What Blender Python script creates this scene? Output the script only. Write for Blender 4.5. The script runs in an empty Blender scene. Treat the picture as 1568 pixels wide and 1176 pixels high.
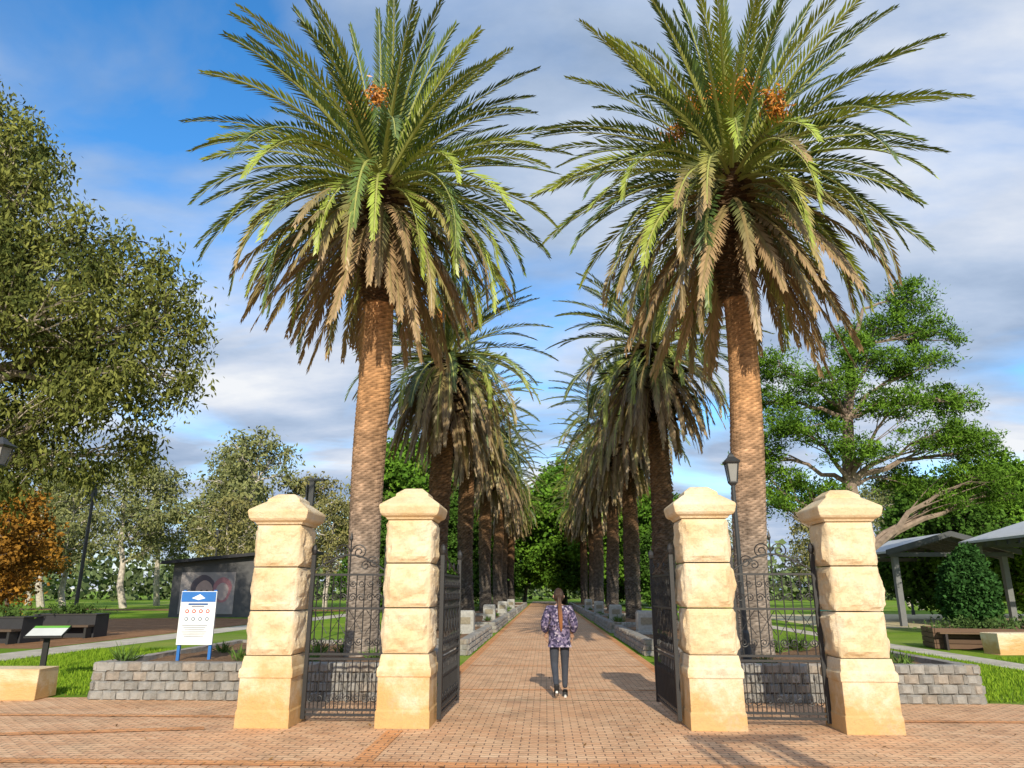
import bpy, math, random, bmesh
import numpy as np
from mathutils import Vector, noise, Matrix
R=math.radians
rng=np.random.default_rng(7); random.seed(7)
scene=bpy.context.scene
coll=scene.collection

# ------------------------------------------------------------ helpers
def link(o,parent=None):
    coll.objects.link(o)
    if parent is not None: o.parent=parent
    return o
def empty(name,loc=(0,0,0),rz=0):
    e=bpy.data.objects.new(name,None); e.location=loc; e.rotation_euler=(0,0,rz); e.empty_display_size=.2
    return link(e)
class MB:
    def __init__(s): s.v=[];s.f=[];s.c=[];s.m=[]
    def add(s,vs,fs,col=(1,1,1),mat=0):
        b=len(s.v); s.v+= [tuple(v) for v in vs]; s.c+=[col]*len(vs) if not isinstance(col,list) else col
        s.f+=[tuple(i+b for i in f) for f in fs]; s.m+=[mat]*len(fs)
    def box(s,c,size,col=(1,1,1),mat=0,rz=0,jit=0,taper=1):
        x,y,z=[a/2 for a in size]; vs=[]
        ca,sa=math.cos(rz),math.sin(rz)
        for dz in(-1,1):
            k=1 if dz<0 else taper
            for dx,dy in((-1,-1),(1,-1),(1,1),(-1,1)):
                px,py=dx*x*k,dy*y*k
                vs.append((c[0]+px*ca-py*sa+random.uniform(-jit,jit),c[1]+px*sa+py*ca+random.uniform(-jit,jit),c[2]+dz*z+random.uniform(-jit,jit)))
        s.add(vs,[(3,2,1,0),(4,5,6,7),(0,1,5,4),(1,2,6,5),(2,3,7,6),(3,0,4,7)],col,mat)
    def tube(s,pts,rad,seg=6,col=(1,1,1),mat=0,cap=True):
        pts=[Vector(p) for p in pts]; n=len(pts)
        if not hasattr(rad,'__len__'): rad=[rad]*n
        vs=[]; ref=None
        for i,p in enumerate(pts):
            t=(pts[min(i+1,n-1)]-pts[max(i-1,0)])
            if t.length<1e-9: t=Vector((0,0,1))
            t.normalize()
            if ref is None:
                ref=Vector((1,0,0)) if abs(t.x)<.8 else Vector((0,1,0))
            a=(ref-t*ref.dot(t)); 
            if a.length<1e-4: a=t.orthogonal()
            a.normalize(); ref=a; b=t.cross(a)
            for k in range(seg):
                an=2*math.pi*k/seg
                vs.append(p+(a*math.cos(an)+b*math.sin(an))*rad[i])
        fs=[]
        for i in range(n-1):
            for k in range(seg):
                k2=(k+1)%seg
                fs.append((i*seg+k,i*seg+k2,(i+1)*seg+k2,(i+1)*seg+k))
        if cap: fs+= [tuple(range(seg))[::-1],tuple((n-1)*seg+k for k in range(seg))]
        s.add(vs,fs,col,mat)
    def loft(s,prof,cx=0,cy=0,col=(1,1,1),mat=0,seg=4):
        vs=[];fs=[]
        for z,h in prof:
            for k in range(seg):
                a=math.pi/seg+2*math.pi*k/seg; q=h/math.cos(math.pi/seg)
                vs.append((cx+q*math.cos(a),cy+q*math.sin(a),z))
        n=len(prof)
        for i in range(n-1):
            for k in range(seg):
                k2=(k+1)%seg; fs.append((i*seg+k,i*seg+k2,(i+1)*seg+k2,(i+1)*seg+k))
        fs+=[tuple(range(seg))[::-1],tuple((n-1)*seg+k for k in range(seg))]
        s.add(vs,fs,col,mat)
    def obj(s,name,mats,parent=None,loc=(0,0,0),smooth=False):
        me=bpy.data.meshes.new(name); me.from_pydata(s.v,[],s.f)
        if not isinstance(mats,(list,tuple)): mats=[mats]
        for m in mats: me.materials.append(m)
        me.polygons.foreach_set('material_index',s.m)
        ca=me.color_attributes.new('Col','FLOAT_COLOR','POINT')
        arr=np.ones((len(s.v),4),dtype=np.float32); arr[:,:3]=np.array(s.c,dtype=np.float32)
        ca.data.foreach_set('color',arr.ravel())
        if smooth: me.polygons.foreach_set('use_smooth',[True]*len(s.f))
        me.update()
        o=bpy.data.objects.new(name,me); o.location=loc
        return link(o,parent)
def quad_mesh(name,V,C,mat):
    n=len(V); me=bpy.data.meshes.new(name)
    me.vertices.add(4*n); me.vertices.foreach_set('co',V.astype(np.float32).ravel())
    me.loops.add(4*n); me.loops.foreach_set('vertex_index',np.arange(4*n,dtype=np.int32))
    me.polygons.add(n); me.polygons.foreach_set('loop_start',np.arange(0,4*n,4,dtype=np.int32))
    me.update(calc_edges=True)
    ca=me.color_attributes.new('Col','FLOAT_COLOR','POINT')
    arr=np.ones((n,4,4),dtype=np.float32); arr[:,:,:3]=C[:,None,:]
    ca.data.foreach_set('color',arr.ravel())
    me.materials.append(mat); return me

# ------------------------------------------------------------ materials
def newmat(name):
    m=bpy.data.materials.new(name); m.use_nodes=True; nt=m.node_tree; nt.nodes.clear()
    out=nt.nodes.new('ShaderNodeOutputMaterial'); return m,nt,out
def N(nt,t,**kw):
    n=nt.nodes.new(t)
    for k,v in kw.items(): setattr(n,k,v)
    return n
def ramp(nt,fac,stops,interp='LINEAR'):
    r=nt.nodes.new('ShaderNodeValToRGB'); r.color_ramp.interpolation=interp
    el=r.color_ramp.elements
    while len(el)<len(stops): el.new(.5)
    for e,(p,c) in zip(el,stops): e.position=p; e.color=(c[0],c[1],c[2],1) if hasattr(c,'__len__') else (c,c,c,1)
    nt.links.new(fac,r.inputs['Fac']); return r.outputs['Color']
def noise_n(nt,vec,scale,detail=4,rough=.55):
    n=N(nt,'ShaderNodeTexNoise'); n.inputs['Scale'].default_value=scale; n.inputs['Detail'].default_value=detail; n.inputs['Roughness'].default_value=rough
    if vec is not None: nt.links.new(vec,n.inputs['Vector'])
    return n.outputs['Fac']
def mixc(nt,fac,a,b,mode='MIX'):
    m=nt.nodes.new('ShaderNodeMix'); m.data_type='RGBA'; m.blend_type=mode
    for sock,v in((m.inputs[0],fac),(m.inputs[6],a),(m.inputs[7],b)):
        if isinstance(v,bpy.types.NodeSocket): nt.links.new(v,sock)
        elif hasattr(v,'__len__'): sock.default_value=(v[0],v[1],v[2],1)
        else: sock.default_value=v
    return m.outputs[2]
def finish(nt,out,col,rough=.8,spec=.3,bump=None,bstr=.3,bdist=.02,metal=0):
    p=N(nt,'ShaderNodeBsdfPrincipled'); p.inputs['Roughness'].default_value=rough
    p.inputs['Specular IOR Level'].default_value=spec; p.inputs['Metallic'].default_value=metal
    if isinstance(col,bpy.types.NodeSocket): nt.links.new(col,p.inputs['Base Color'])
    else: p.inputs['Base Color'].default_value=(*col,1)
    if bump is not None:
        b=N(nt,'ShaderNodeBump'); b.inputs['Strength'].default_value=bstr; b.inputs['Distance'].default_value=bdist
        nt.links.new(bump,b.inputs['Height']); nt.links.new(b.outputs[0],p.inputs['Normal'])
    nt.links.new(p.outputs[0],out.inputs[0]); return p
def obco(nt): return N(nt,'ShaderNodeTexCoord').outputs['Object']
def simple(name,col,rough=.7,var=.25,scale=6,spec=.3,metal=0,bstr=.15):
    m,nt,out=newmat(name); o=obco(nt); n=noise_n(nt,o,scale)
    c=mixc(nt,n,tuple(x*(1-var) for x in col),tuple(min(1,x*(1+var)) for x in col))
    finish(nt,out,c,rough,spec,noise_n(nt,o,scale*6),bstr,.01,metal); return m
def vcol(name,rough=.8,var=.4,scale=5,bstr=.4,spec=.2,det=6):
    m,nt,out=newmat(name); a=N(nt,'ShaderNodeAttribute',attribute_name='Col').outputs['Color']
    o=obco(nt); n=noise_n(nt,o,scale,det,.65)
    c=mixc(nt,1.0,a,ramp(nt,n,[(.25,1-var),(.75,1+var)]),'MULTIPLY')
    finish(nt,out,c,rough,spec,noise_n(nt,o,scale*5,3) if bstr else None,bstr,.02); return m
def diffmat(name):
    m,nt,out=newmat(name); a=N(nt,'ShaderNodeAttribute',attribute_name='Col').outputs['Color']
    d=N(nt,'ShaderNodeBsdfDiffuse'); nt.links.new(a,d.inputs[0]); nt.links.new(d.outputs[0],out.inputs[0]); return m
M_leaf=diffmat('leaf')
m,nt,out=newmat('palm_leaf'); finish(nt,out,N(nt,'ShaderNodeAttribute',attribute_name='Col').outputs['Color'],.42,.4); M_frond=m
M_bark=vcol('bark',.9,.45,4,0,det=3); M_trunk=vcol('palm_trunk',.9,.45,5,.7,det=4)
M_iron=simple('wrought_iron',(.022,.022,.024),.5,.3,20,.5)
M_dark=simple('dark_metal',(.035,.037,.04),.45,.2,8,.5)
M_vc=vcol('painted',.6,.12,3,.1,.3)
M_block=vcol('concrete_block',.95,.25,14,.7)
def stone():
    m,nt,out=newmat('sandstone'); o=obco(nt)
    sep=N(nt,'ShaderNodeSeparateXYZ'); nt.links.new(o,sep.inputs[0])
    oi=N(nt,'ShaderNodeObjectInfo')
    mul=N(nt,'ShaderNodeVectorMath',operation='MULTIPLY_ADD'); nt.links.new(oi.outputs['Random'],mul.inputs[0]); mul.inputs[1].default_value=(17,23,9); nt.links.new(o,mul.inputs[2]); oo=mul.outputs[0]
    n1=noise_n(nt,oo,1.5,6,.6); n2=noise_n(nt,oo,30,4,.7)
    c=ramp(nt,n1,[(.30,(.68,.49,.26)),(.48,(.78,.62,.40)),(.66,(.81,.71,.54))])
    nn=N(nt,'ShaderNodeMath',operation='MULTIPLY_ADD'); nt.links.new(noise_n(nt,oo,3,5,.7),nn.inputs[0]); nn.inputs[1].default_value=1.5; nt.links.new(sep.outputs[2],nn.inputs[2])
    sc=N(nt,'ShaderNodeMath',operation='MULTIPLY'); nt.links.new(nn.outputs[0],sc.inputs[0]); sc.inputs[1].default_value=.62
    f2=ramp(nt,sc.outputs[0],[(.60,.85),(.92,.0)])
    c=mixc(nt,f2,c,(.64,.38,.14))
    c=mixc(nt,ramp(nt,noise_n(nt,oo,4,8,.75),[(.58,0),(.72,.6)]),c,(.42,.30,.18))
    c=mixc(nt,ramp(nt,noise_n(nt,oo,1.1,9,.8),[(.30,.55),(.42,0)]),c,(.50,.45,.38))
    c=mixc(nt,ramp(nt,n2,[(.3,.25),(.6,0)]),c,(.35,.25,.16))
    finish(nt,out,c,.9,.15,noise_n(nt,oo,16,9,.75),.8,.03); return m
M_stone=stone()
def paver(name,c1,c2,c3,bw=.2,bh=.1,rot=0,mortar=(.20,.13,.09)):
    m,nt,out=newmat(name); o=obco(nt)
    mp=N(nt,'ShaderNodeMapping'); mp.inputs['Rotation'].default_value=(0,0,rot); nt.links.new(o,mp.inputs[0])
    sep=N(nt,'ShaderNodeSeparateXYZ'); nt.links.new(mp.outputs[0],sep.inputs[0])
    tri=N(nt,'ShaderNodeMath',operation='PINGPONG'); nt.links.new(sep.outputs[0],tri.inputs[0]); tri.inputs[1].default_value=.05
    am=N(nt,'ShaderNodeMath',operation='MULTIPLY_ADD'); nt.links.new(tri.outputs[0],am.inputs[0]); am.inputs[1].default_value=.5; nt.links.new(sep.outputs[1],am.inputs[2])
    cb=N(nt,'ShaderNodeCombineXYZ'); nt.links.new(sep.outputs[0],cb.inputs[0]); nt.links.new(am.outputs[0],cb.inputs[1])
    b=N(nt,'ShaderNodeTexBrick'); nt.links.new(cb.outputs[0],b.inputs['Vector'])
    b.inputs['Scale'].default_value=1; b.inputs['Brick Width'].default_value=bw; b.inputs['Row Height'].default_value=bh
    b.inputs['Mortar Size'].default_value=.007; b.inputs['Mortar Smooth'].default_value=.3; b.inputs['Bias'].default_value=0
    b.inputs['Color1'].default_value=(*c1,1); b.inputs['Color2'].default_value=(*c2,1); b.inputs['Mortar'].default_value=(*mortar,1)
    c=mixc(nt,ramp(nt,noise_n(nt,o,.7,5,.6),[(.35,0),(.7,.6)]),b.outputs['Color'],c3)
    c=mixc(nt,b.outputs['Fac'],c,mortar)
    c=mixc(nt,1.0,c,ramp(nt,noise_n(nt,o,1.6,8,.75),[(.28,.58),(.5,1.0),(.75,1.18)]),'MULTIPLY')
    c=mixc(nt,ramp(nt,noise_n(nt,o,7,5,.75),[(.60,0),(.72,.5)]),c,(.70,.60,.44))
    c=mixc(nt,ramp(nt,noise_n(nt,o,3.1,6,.8),[(.30,.55),(.40,0)]),c,(.22,.14,.10))
    inv=N(nt,'ShaderNodeMath',operation='SUBTRACT'); inv.inputs[0].default_value=1; nt.links.new(b.outputs['Fac'],inv.inputs[1])
    finish(nt,out,c,.85,.2,inv.outputs[0],.6,.008); return m
M_pave=paver('brick_pavers',(.62,.36,.21),(.74,.50,.31),(.65,.35,.18))
M_band=paver('red_band_pavers',(.66,.30,.12),(.72,.36,.16),(.66,.30,.13))
def grassmat():
    m,nt,out=newmat('grass'); o=obco(nt)
    c=ramp(nt,noise_n(nt,o,.35,6,.6),[(.3,(.12,.23,.015)),(.5,(.20,.34,.025)),(.72,(.32,.41,.05))])
    c=mixc(nt,ramp(nt,noise_n(nt,o,14,6,.8),[(.35,.5),(.6,0)]),c,(.045,.09,.01))
    c=mixc(nt,ramp(nt,noise_n(nt,o,.09,4,.6),[(.52,0),(.68,.55)]),c,(.33,.29,.13))
    finish(nt,out,c,.95,.1,noise_n(nt,o,40,4,.8),.8,.03); return m
M_grass=grassmat()
def dirtmat(name,a,b,sc=25):
    m,nt,out=newmat(name); o=obco(nt)
    c=mixc(nt,ramp(nt,noise_n(nt,o,sc,6,.8),[(.35,0),(.65,1)]),a,b)
    c=mixc(nt,1.0,c,ramp(nt,noise_n(nt,o,1.1,4),[(.3,.75),(.7,1.15)]),'MULTIPLY')
    finish(nt,out,c,.95,.1,noise_n(nt,o,sc*1.5,5,.8),.9,.04); return m
M_mulch=dirtmat('mulch',(.16,.09,.05),(.36,.23,.14))
M_dirt=dirtmat('bare_earth',(.22,.11,.055),(.36,.21,.11),6)
M_conc=dirtmat('concrete_path',(.52,.48,.40),(.60,.55,.47),8)
M_sand=dirtmat('sand_paving',(.56,.48,.28),(.64,.56,.36),8)

# ------------------------------------------------------------ world, sun, camera
SUN_EL,SUN_AZ=R(26),R(174)
w=bpy.data.worlds.new('World'); scene.world=w; w.use_nodes=True; nt=w.node_tree; nt.nodes.clear()
out=nt.nodes.new('ShaderNodeOutputWorld'); bg=nt.nodes.new('ShaderNodeBackground'); bg.inputs[1].default_value=.122
sky=nt.nodes.new('ShaderNodeTexSky'); sky.sky_type='NISHITA'; sky.sun_disc=False; sky.sun_elevation=SUN_EL; sky.sun_rotation=SUN_AZ
sky.air_density=1.0; sky.dust_density=.3; sky.ozone_density=3
hsv=nt.nodes.new('ShaderNodeHueSaturation'); hsv.inputs['Saturation'].default_value=1.28; hsv.inputs['Value'].default_value=2.15
nt.links.new(sky.outputs[0],hsv.inputs['Color'])
tc=nt.nodes.new('ShaderNodeTexCoord'); sp=nt.nodes.new('ShaderNodeSeparateXYZ'); nt.links.new(tc.outputs['Generated'],sp.inputs[0])
mx=N(nt,'ShaderNodeMath',operation='MAXIMUM'); nt.links.new(sp.outputs[2],mx.inputs[0]); mx.inputs[1].default_value=0
ad=N(nt,'ShaderNodeMath',operation='ADD'); nt.links.new(mx.outputs[0],ad.inputs[0]); ad.inputs[1].default_value=.18
dx=N(nt,'ShaderNodeMath',operation='DIVIDE'); nt.links.new(sp.outputs[0],dx.inputs[0]); nt.links.new(ad.outputs[0],dx.inputs[1])
dy=N(nt,'ShaderNodeMath',operation='DIVIDE'); nt.links.new(sp.outputs[1],dy.inputs[0]); nt.links.new(ad.outputs[0],dy.inputs[1])
cb=nt.nodes.new('ShaderNodeCombineXYZ'); nt.links.new(dx.outputs[0],cb.inputs[0]); nt.links.new(dy.outputs[0],cb.inputs[1])
mp=nt.nodes.new('ShaderNodeMapping'); mp.inputs['Rotation'].default_value=(0,0,R(28)); mp.inputs['Scale'].default_value=(.75,1.15,1); mp.inputs['Location'].default_value=(1.7,.6,0)
nt.links.new(cb.outputs[0],mp.inputs[0])
cn=nt.nodes.new('ShaderNodeTexNoise'); cn.inputs['Scale'].default_value=1.2; cn.inputs['Detail'].default_value=8; cn.inputs['Roughness'].default_value=.5; cn.inputs['Distortion'].default_value=.5
nt.links.new(mp.outputs[0],cn.inputs['Vector'])
cov=ramp(nt,cn.outputs['Fac'],[(.35,0),(.44,.65),(.52,1)])
mp2=nt.nodes.new('ShaderNodeMapping'); mp2.inputs['Location'].default_value=(7.3,2.1,3); mp2.inputs['Scale'].default_value=(.8,1.3,1); mp2.inputs['Rotation'].default_value=(0,0,R(20)); nt.links.new(cb.outputs[0],mp2.inputs[0])
sh=noise_n(nt,mp2.outputs[0],1.3,8,.56)
ccol=ramp(nt,sh,[(.36,(2.6,3.5,5.0)),(.47,(3.9,4.8,6.3)),(.56,(5.4,6.0,7.1)),(.67,(7.4,7.6,7.9))])
fin=mixc(nt,cov,hsv.outputs[0],ccol)
nt.links.new(fin,bg.inputs[0]); nt.links.new(bg.outputs[0],out.inputs[0])
sd=bpy.data.lights.new('sun','SUN'); sd.energy=5.0; sd.angle=R(.5); sd.color=(1,.90,.71)
so=link(bpy.data.objects.new('sun',sd))
tosun=Vector((math.sin(SUN_AZ)*math.cos(SUN_EL),math.cos(SUN_AZ)*math.cos(SUN_EL),math.sin(SUN_EL)))
so.rotation_euler=(-tosun).to_track_quat('-Z','Y').to_euler()
cd=bpy.data.cameras.new('camera'); co=link(bpy.data.objects.new('camera',cd)); co.location=(0,0,1.65)
co.rotation_euler=(R(90+15.9),0,R(2.53)); cd.sensor_width=36; cd.lens=25.5; cd.clip_end=5000; scene.camera=co
scene.view_settings.view_transform='Standard'; scene.view_settings.look='None'; scene.view_settings.exposure=0

# ------------------------------------------------------------ ground sheets
def sheet(name,pts,z,mat):
    b=MB(); b.add([(x,y,z) for x,y in pts],[tuple(range(len(pts)))]); return b.obj(name,mat)
def rect(x0,x1,y0,y1): return [(x0,y0),(x1,y0),(x1,y1),(x0,y1)]
sheet('ground',rect(-1500,1500,-1000,2500),0,M_grass)
sheet('paved_forecourt',[(-40,-30),(40,-30),(40,7.5),(14,9.8),(9,11.3),(6.9,12.2),(-7,12.3),(-10,12.0),(-14,11.6),(-40,9.5)],.004,M_pave)
sheet('brick_path',rect(-1.95,2.45,12.25,120),.008,M_pave)
b=MB()
def band(x0,x1,y0,y1): b.add([(x,y,.012) for x,y in rect(x0,x1,y0,y1)],[(0,1,2,3)])
band(-14,12,7.72,7.92)
band(-1.95,-1.75,7.925,9.6)
for y in(13.4,17.5,22,27,33,40,50): band(-1.68,2.18,y,y+.1)
band(-14,-4.0,10.45,10.6); band(4.3,9,10.45,10.6)
band(-1.94,-1.74,10.6,90); band(2.24,2.44,10.6,90)
b.obj('paving_bands',M_band)
bb=MB(); bb.add([(x,y,.012) for x,y in [(-12,8.0),(-11.5,8.0),(-4.2,9.55),(-4.3,9.75)]],[(0,1,2,3)]); bb.obj('paving_band',M_band)
sheet('concrete_footpath',rect(-14.8,-13.2,13.5,90),.006,M_conc)
sheet('concrete_footpath',rect(10.2,11.1,14.5,80),.006,M_conc)
sheet('dirt_patch',[(-34,24),(-15,22),(-15,44),(-21,47),(-36,43)],.005,M_dirt)
sheet('sand_paving',[(13,36),(45,33),(60,60),(14,55)],.005,M_sand)
sheet('distant_road',[(-60,66),(-15,62),(-15,66),(-60,72)],.007,M_dirt)
def blades(regions,n,h=.07):
    Cs=[];
    for (x0,x1,y0,y1) in regions:
        k=int(n*(x1-x0)*(y1-y0)/sum((r[1]-r[0])*(r[3]-r[2]) for r in regions))
        Cs.append(np.stack([rng.uniform(x0,x1,k),rng.uniform(y0,y1,k),np.zeros(k)],1))
    P=np.concatenate(Cs); k=len(P); a=rng.uniform(0,6.28,k); S=np.stack([np.cos(a),np.sin(a),0*a],1)*.009
    H=np.stack([rng.normal(0,.3,k)*h,rng.normal(0,.3,k)*h,h*rng.uniform(.5,1.3,k)],1)
    V=np.stack([P-S,P+S,P+H+S*.3,P+H-S*.3],1)
    t=rng.uniform(0,1,(k,1)); C=(1-t)*np.array([[.08,.17,.012]])+t*np.array([[.26,.38,.035]])
    link(bpy.data.objects.new('grass',quad_mesh('grass',V,C,M_leaf)))
blades([(-13.1,-7.6,12.5,22),(6.6,10.1,12.3,22),(11.2,16,14,20)],60000,.06)
# scattered fallen leaves and litter on the paving
k=700; P=np.stack([rng.uniform(-9,9,k),7.5+rng.uniform(0,1,k)**1.5*16,np.full(k,.018)],1)
a=rng.uniform(0,6.28,k); D=np.stack([np.cos(a),np.sin(a),rng.normal(0,.15,k)],1); S=np.stack([-np.sin(a),np.cos(a),rng.normal(0,.15,k)],1); L=rng.uniform(.015,.045,(k,1))
C=np.array([[.24,.13,.05]])*rng.uniform(.4,1.6,(k,1)); link(bpy.data.objects.new('fallen_leaves',quad_mesh('fallen_leaves',np.stack([P-D*L,P-S*L*.35,P+D*L,P+S*L*.35],1),C,M_leaf)))

# ------------------------------------------------------------ palms
def norm(a): return a/np.maximum(np.linalg.norm(a,axis=-1,keepdims=True),1e-9)
def frond(g,az,e0,bend,L,roll,col,rcol,org=(0,0,0),n=50,ll=.40,vang=.45,wid=.05,miss=0.0,sag=0.0,yaw=0.0,w0=.045,pw=1.5,tipcol=None):
    t=np.linspace(0,1,n); e=np.maximum(e0-bend*t**pw,R(-86))
    azs=az+yaw*t**1.5
    ds=L/(n-1)
    T=np.stack([np.cos(e)*np.cos(azs),np.cos(e)*np.sin(azs),np.sin(e)],1)
    P=np.concatenate([np.zeros((1,3)),np.cumsum(T[:-1]*ds,0)])+np.array(org)+np.array([math.cos(az),math.sin(az),0])*.22
    S=np.stack([-np.sin(azs),np.cos(azs),0*azs],1)
    U=np.cross(T,S); U=U*np.sign((U[0,2] if abs(U[0,2])>1e-6 else 1))
    r=roll*(.3+.7*t); c,s=np.cos(r)[:,None],np.sin(r)[:,None]
    S,U=S*c+U*s,U*c-S*s
    Vs=[];Cs=[]
    ml=t>.12; prof=np.clip(np.minimum((t-.08)/.20,1),0,1)**.7*(1-.60*np.clip((t-.5)/.5,0,1)**1.8)
    tm=(t[ml]**2)[:,None]
    for sg in(-1,1):
        k=ml.sum(); a=(R(56)-R(34)*t[ml]+g.normal(0,.06,k))[:,None]; v=(vang+g.normal(0,.13,k))[:,None]
        d=T[ml]*np.cos(a)+sg*S[ml]*np.sin(a)*np.cos(v)+U[ml]*np.sin(a)*np.sin(v)
        d[:,2]-=sag; d=norm(d); Ln=(ll*prof[ml]*g.uniform(.88,1.1,k))[:,None]
        wv=norm(T[ml]-d*(T[ml]*d).sum(1,keepdims=True))*wid*.5
        p=P[ml]; tip=p+d*Ln; tip[:,2]-=Ln[:,0]*.08
        V=np.stack([p-wv*.6,p+d*Ln*.4-wv,tip,p+d*Ln*.4+wv],1)
        cc=np.array(col)[None]
        if tipcol is not None: cc=cc*(1-tm)+np.array(tipcol)[None]*tm
        C=cc*g.uniform(.75,1.25,(k,1))
        if miss>0:
            keep=g.random(k)>miss; V=V[keep];C=C[keep]
        Vs.append(V);Cs.append(C)
    w0=(w0*(1-t)+.008)[:,None]
    q=[P+S*w0,P-U*w0*.8,P-S*w0,P+U*w0*.5]
    idx=np.arange(0,n-1,3); nx=np.minimum(idx+3,n-1)
    for i in range(4):
        A,B=q[i],q[(i+1)%4]; V=np.stack([A[idx],B[idx],B[nx],A[nx]],1); Vs.append(V); Cs.append(np.repeat(np.array(rcol)[None],len(V),0))
    return Vs,Cs
def crown(seed,nl=128,nd=60,L=4.25,fruit=False,skirt=0.0,hue=1.0):
    g=np.random.default_rng(seed); Vs=[];Cs=[]
    for i in range(nl):
        u=(i+.5)/nl; az=i*2.39996+g.normal(0,.12)
        e0=R(87-112*u**.9)+g.normal(0,.07); bend=R(14+64*min(1,u*1.4))*g.uniform(.7,1.3)
        k=g.random()
        base=np.array([.040,.082,.030])*(1-k)+np.array([.10,.165,.04])*k
        if u>.2 and g.random()<.40: base=np.array([.24,.31,.05])*g.uniform(.75,1.15)
        if skirt and u>.8 and g.random()<.4: base=np.array([.28,.22,.09])
        base=base*hue; tip=base*1.15+np.array([.03,.02,0])
        if u>.7 and g.random()<.3: tip=np.array([.32,.22,.10])*hue
        lsc=(.80+.22*min(1,u*3))
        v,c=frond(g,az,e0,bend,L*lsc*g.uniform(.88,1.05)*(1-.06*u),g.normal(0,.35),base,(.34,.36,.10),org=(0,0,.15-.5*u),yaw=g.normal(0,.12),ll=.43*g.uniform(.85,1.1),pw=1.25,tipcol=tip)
        Vs+=v;Cs+=c
    for i in range(nd):
        u=(i+.5)/nd; az=i*2.39996+1+g.normal(0,.2)
        e0=R(-8-50*u-skirt*8)+g.normal(0,.08); bend=R(60*(1-u)+10)*g.uniform(.8,1.2)
        k=g.random(); base=np.array([.16,.10,.055])*(1-k)+np.array([.40,.27,.15])*k
        if u<.42-.25*skirt or g.random()<.15:
            base=np.array([.07,.11,.035]) if g.random()<.55 else np.array([.25,.31,.055])
        v,c=frond(g,az,e0,bend,L*g.uniform(.78,.95)*(1-.10*u),g.normal(0,.35),base*hue,(.26,.20,.09),org=(0,0,-.4-.7*u),n=44,ll=.37,vang=.05,miss=.06,sag=.25,wid=.052,w0=.06,pw=1.0,tipcol=np.array([.33,.23,.12])*hue)
        Vs+=v;Cs+=c
    nf=(8 if fruit else 2)
    for i in range(nf):
        az=-math.pi/2+(i-nf/2)*.42+g.normal(0,.1); rad=g.uniform(1.0,1.4); cc=np.array([math.cos(az)*rad,math.sin(az)*rad,g.uniform(.8,1.3)])
        k=200; P=cc+g.normal(0,.12,(k,3))*[1,1,.8]; d=norm(g.normal(0,1,(k,3))+[0,-.3,-.6]); s=norm(np.cross(d,g.normal(0,1,(k,3))))
        V=np.stack([P,P+d*.07+s*.02,P+d*.14,P+d*.07-s*.02],1); Vs.append(V); Cs.append(np.array([[.60,.24,.04]])*g.uniform(.6,1.2,(k,1)))
    V=np.concatenate(Vs); C=np.concatenate(Cs); return quad_mesh('crown',V,C,M_frond)
crowns=[crown(11),crown(23,nl=132,nd=62,L=4.35,fruit=True),crown(5,nl=84,nd=86,L=4.15,skirt=1,hue=.72),crown(17,nl=84,nd=86,L=4.05,skirt=1,hue=.72)]
def palm(x,y,z0,top,dx,dy,ci,rz,rad=.31,dark=1.0,sc=1.0):
    e=empty('date_palm',(x,y,z0)); g=np.random.default_rng(int(abs(x*100+y*7)))
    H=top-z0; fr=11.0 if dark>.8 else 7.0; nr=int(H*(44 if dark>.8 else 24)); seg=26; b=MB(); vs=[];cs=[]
    low=np.array([.27,.225,.19]); mid=np.array([.46,.25,.12])
    jr=g.normal(0,1,(int(H*fr)+3,seg))
    for i in range(nr+1):
        t=i/nr; z=H*t
        cx=dx*t**1.2+.05*math.sin(z*.7+x); cy=dy*t**1.2
        r0=rad*(1+.10*math.exp(-z*1.6))*(1+.05*math.sin(z*1.1+x))
        ht=z>H-3.0
        if ht: r0*=1+.35*min(1,(z-H+3.0)/.9)
        for k in range(seg):
            a=2*math.pi*k/seg
            zz=z*fr+.5*(k%2)+.25*math.sin(a*2+z*.3); ph=zz%1.0; ri=int(zz)
            j=jr[min(ri,len(jr)-1)][k]
            bump=.045*(1-ph) if not ht else .22*(1-ph)*(1+.5*j)
            if dark<.8: bump=bump*2.8*(1+.5*j)
            rr=r0*(1+bump+g.normal(0,.006))
            vs.append((cx+rr*math.cos(a),cy+rr*math.sin(a),z))
            o=min(1,max(0,(t-.16)/.34)); col=low*(1-o)+mid*o
            if ht: col=np.array([.13,.08,.045])
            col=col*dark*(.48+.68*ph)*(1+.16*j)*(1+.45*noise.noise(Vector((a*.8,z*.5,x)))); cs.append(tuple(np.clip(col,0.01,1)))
    fs=[(i*seg+k,i*seg+(k+1)%seg,(i+1)*seg+(k+1)%seg,(i+1)*seg+k) for i in range(nr) for k in range(seg)]
    fs.append(tuple(nr*seg+k for k in range(seg)))
    b.add(vs,fs,cs); b.obj('trunk',M_trunk,e)
    o=bpy.data.objects.new('crown',crowns[ci]); o.location=(dx,dy,H+.05); o.rotation_euler=(0,0,rz); o.scale=(sc,)*3; link(o,e)
palm(-3.45,14.3,.42,10.5,-.12,.1,0,0)
palm(4.0,14.7,.42,10.6,.28,-.1,1,0,sc=1.04)
for i,(y,zt) in enumerate([(26,10.5),(36.5,10.8),(47,10.7),(58,11),(69,11),(80,11)]):
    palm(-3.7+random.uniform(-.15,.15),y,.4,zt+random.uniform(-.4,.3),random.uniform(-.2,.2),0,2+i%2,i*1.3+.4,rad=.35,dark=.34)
    palm(4.3+random.uniform(-.15,.15),y+.2,.4,zt+random.uniform(-.4,.3),random.uniform(-.2,.2),0,2+(i+1)%2,i*1.9+2,rad=.35,dark=.34)

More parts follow.
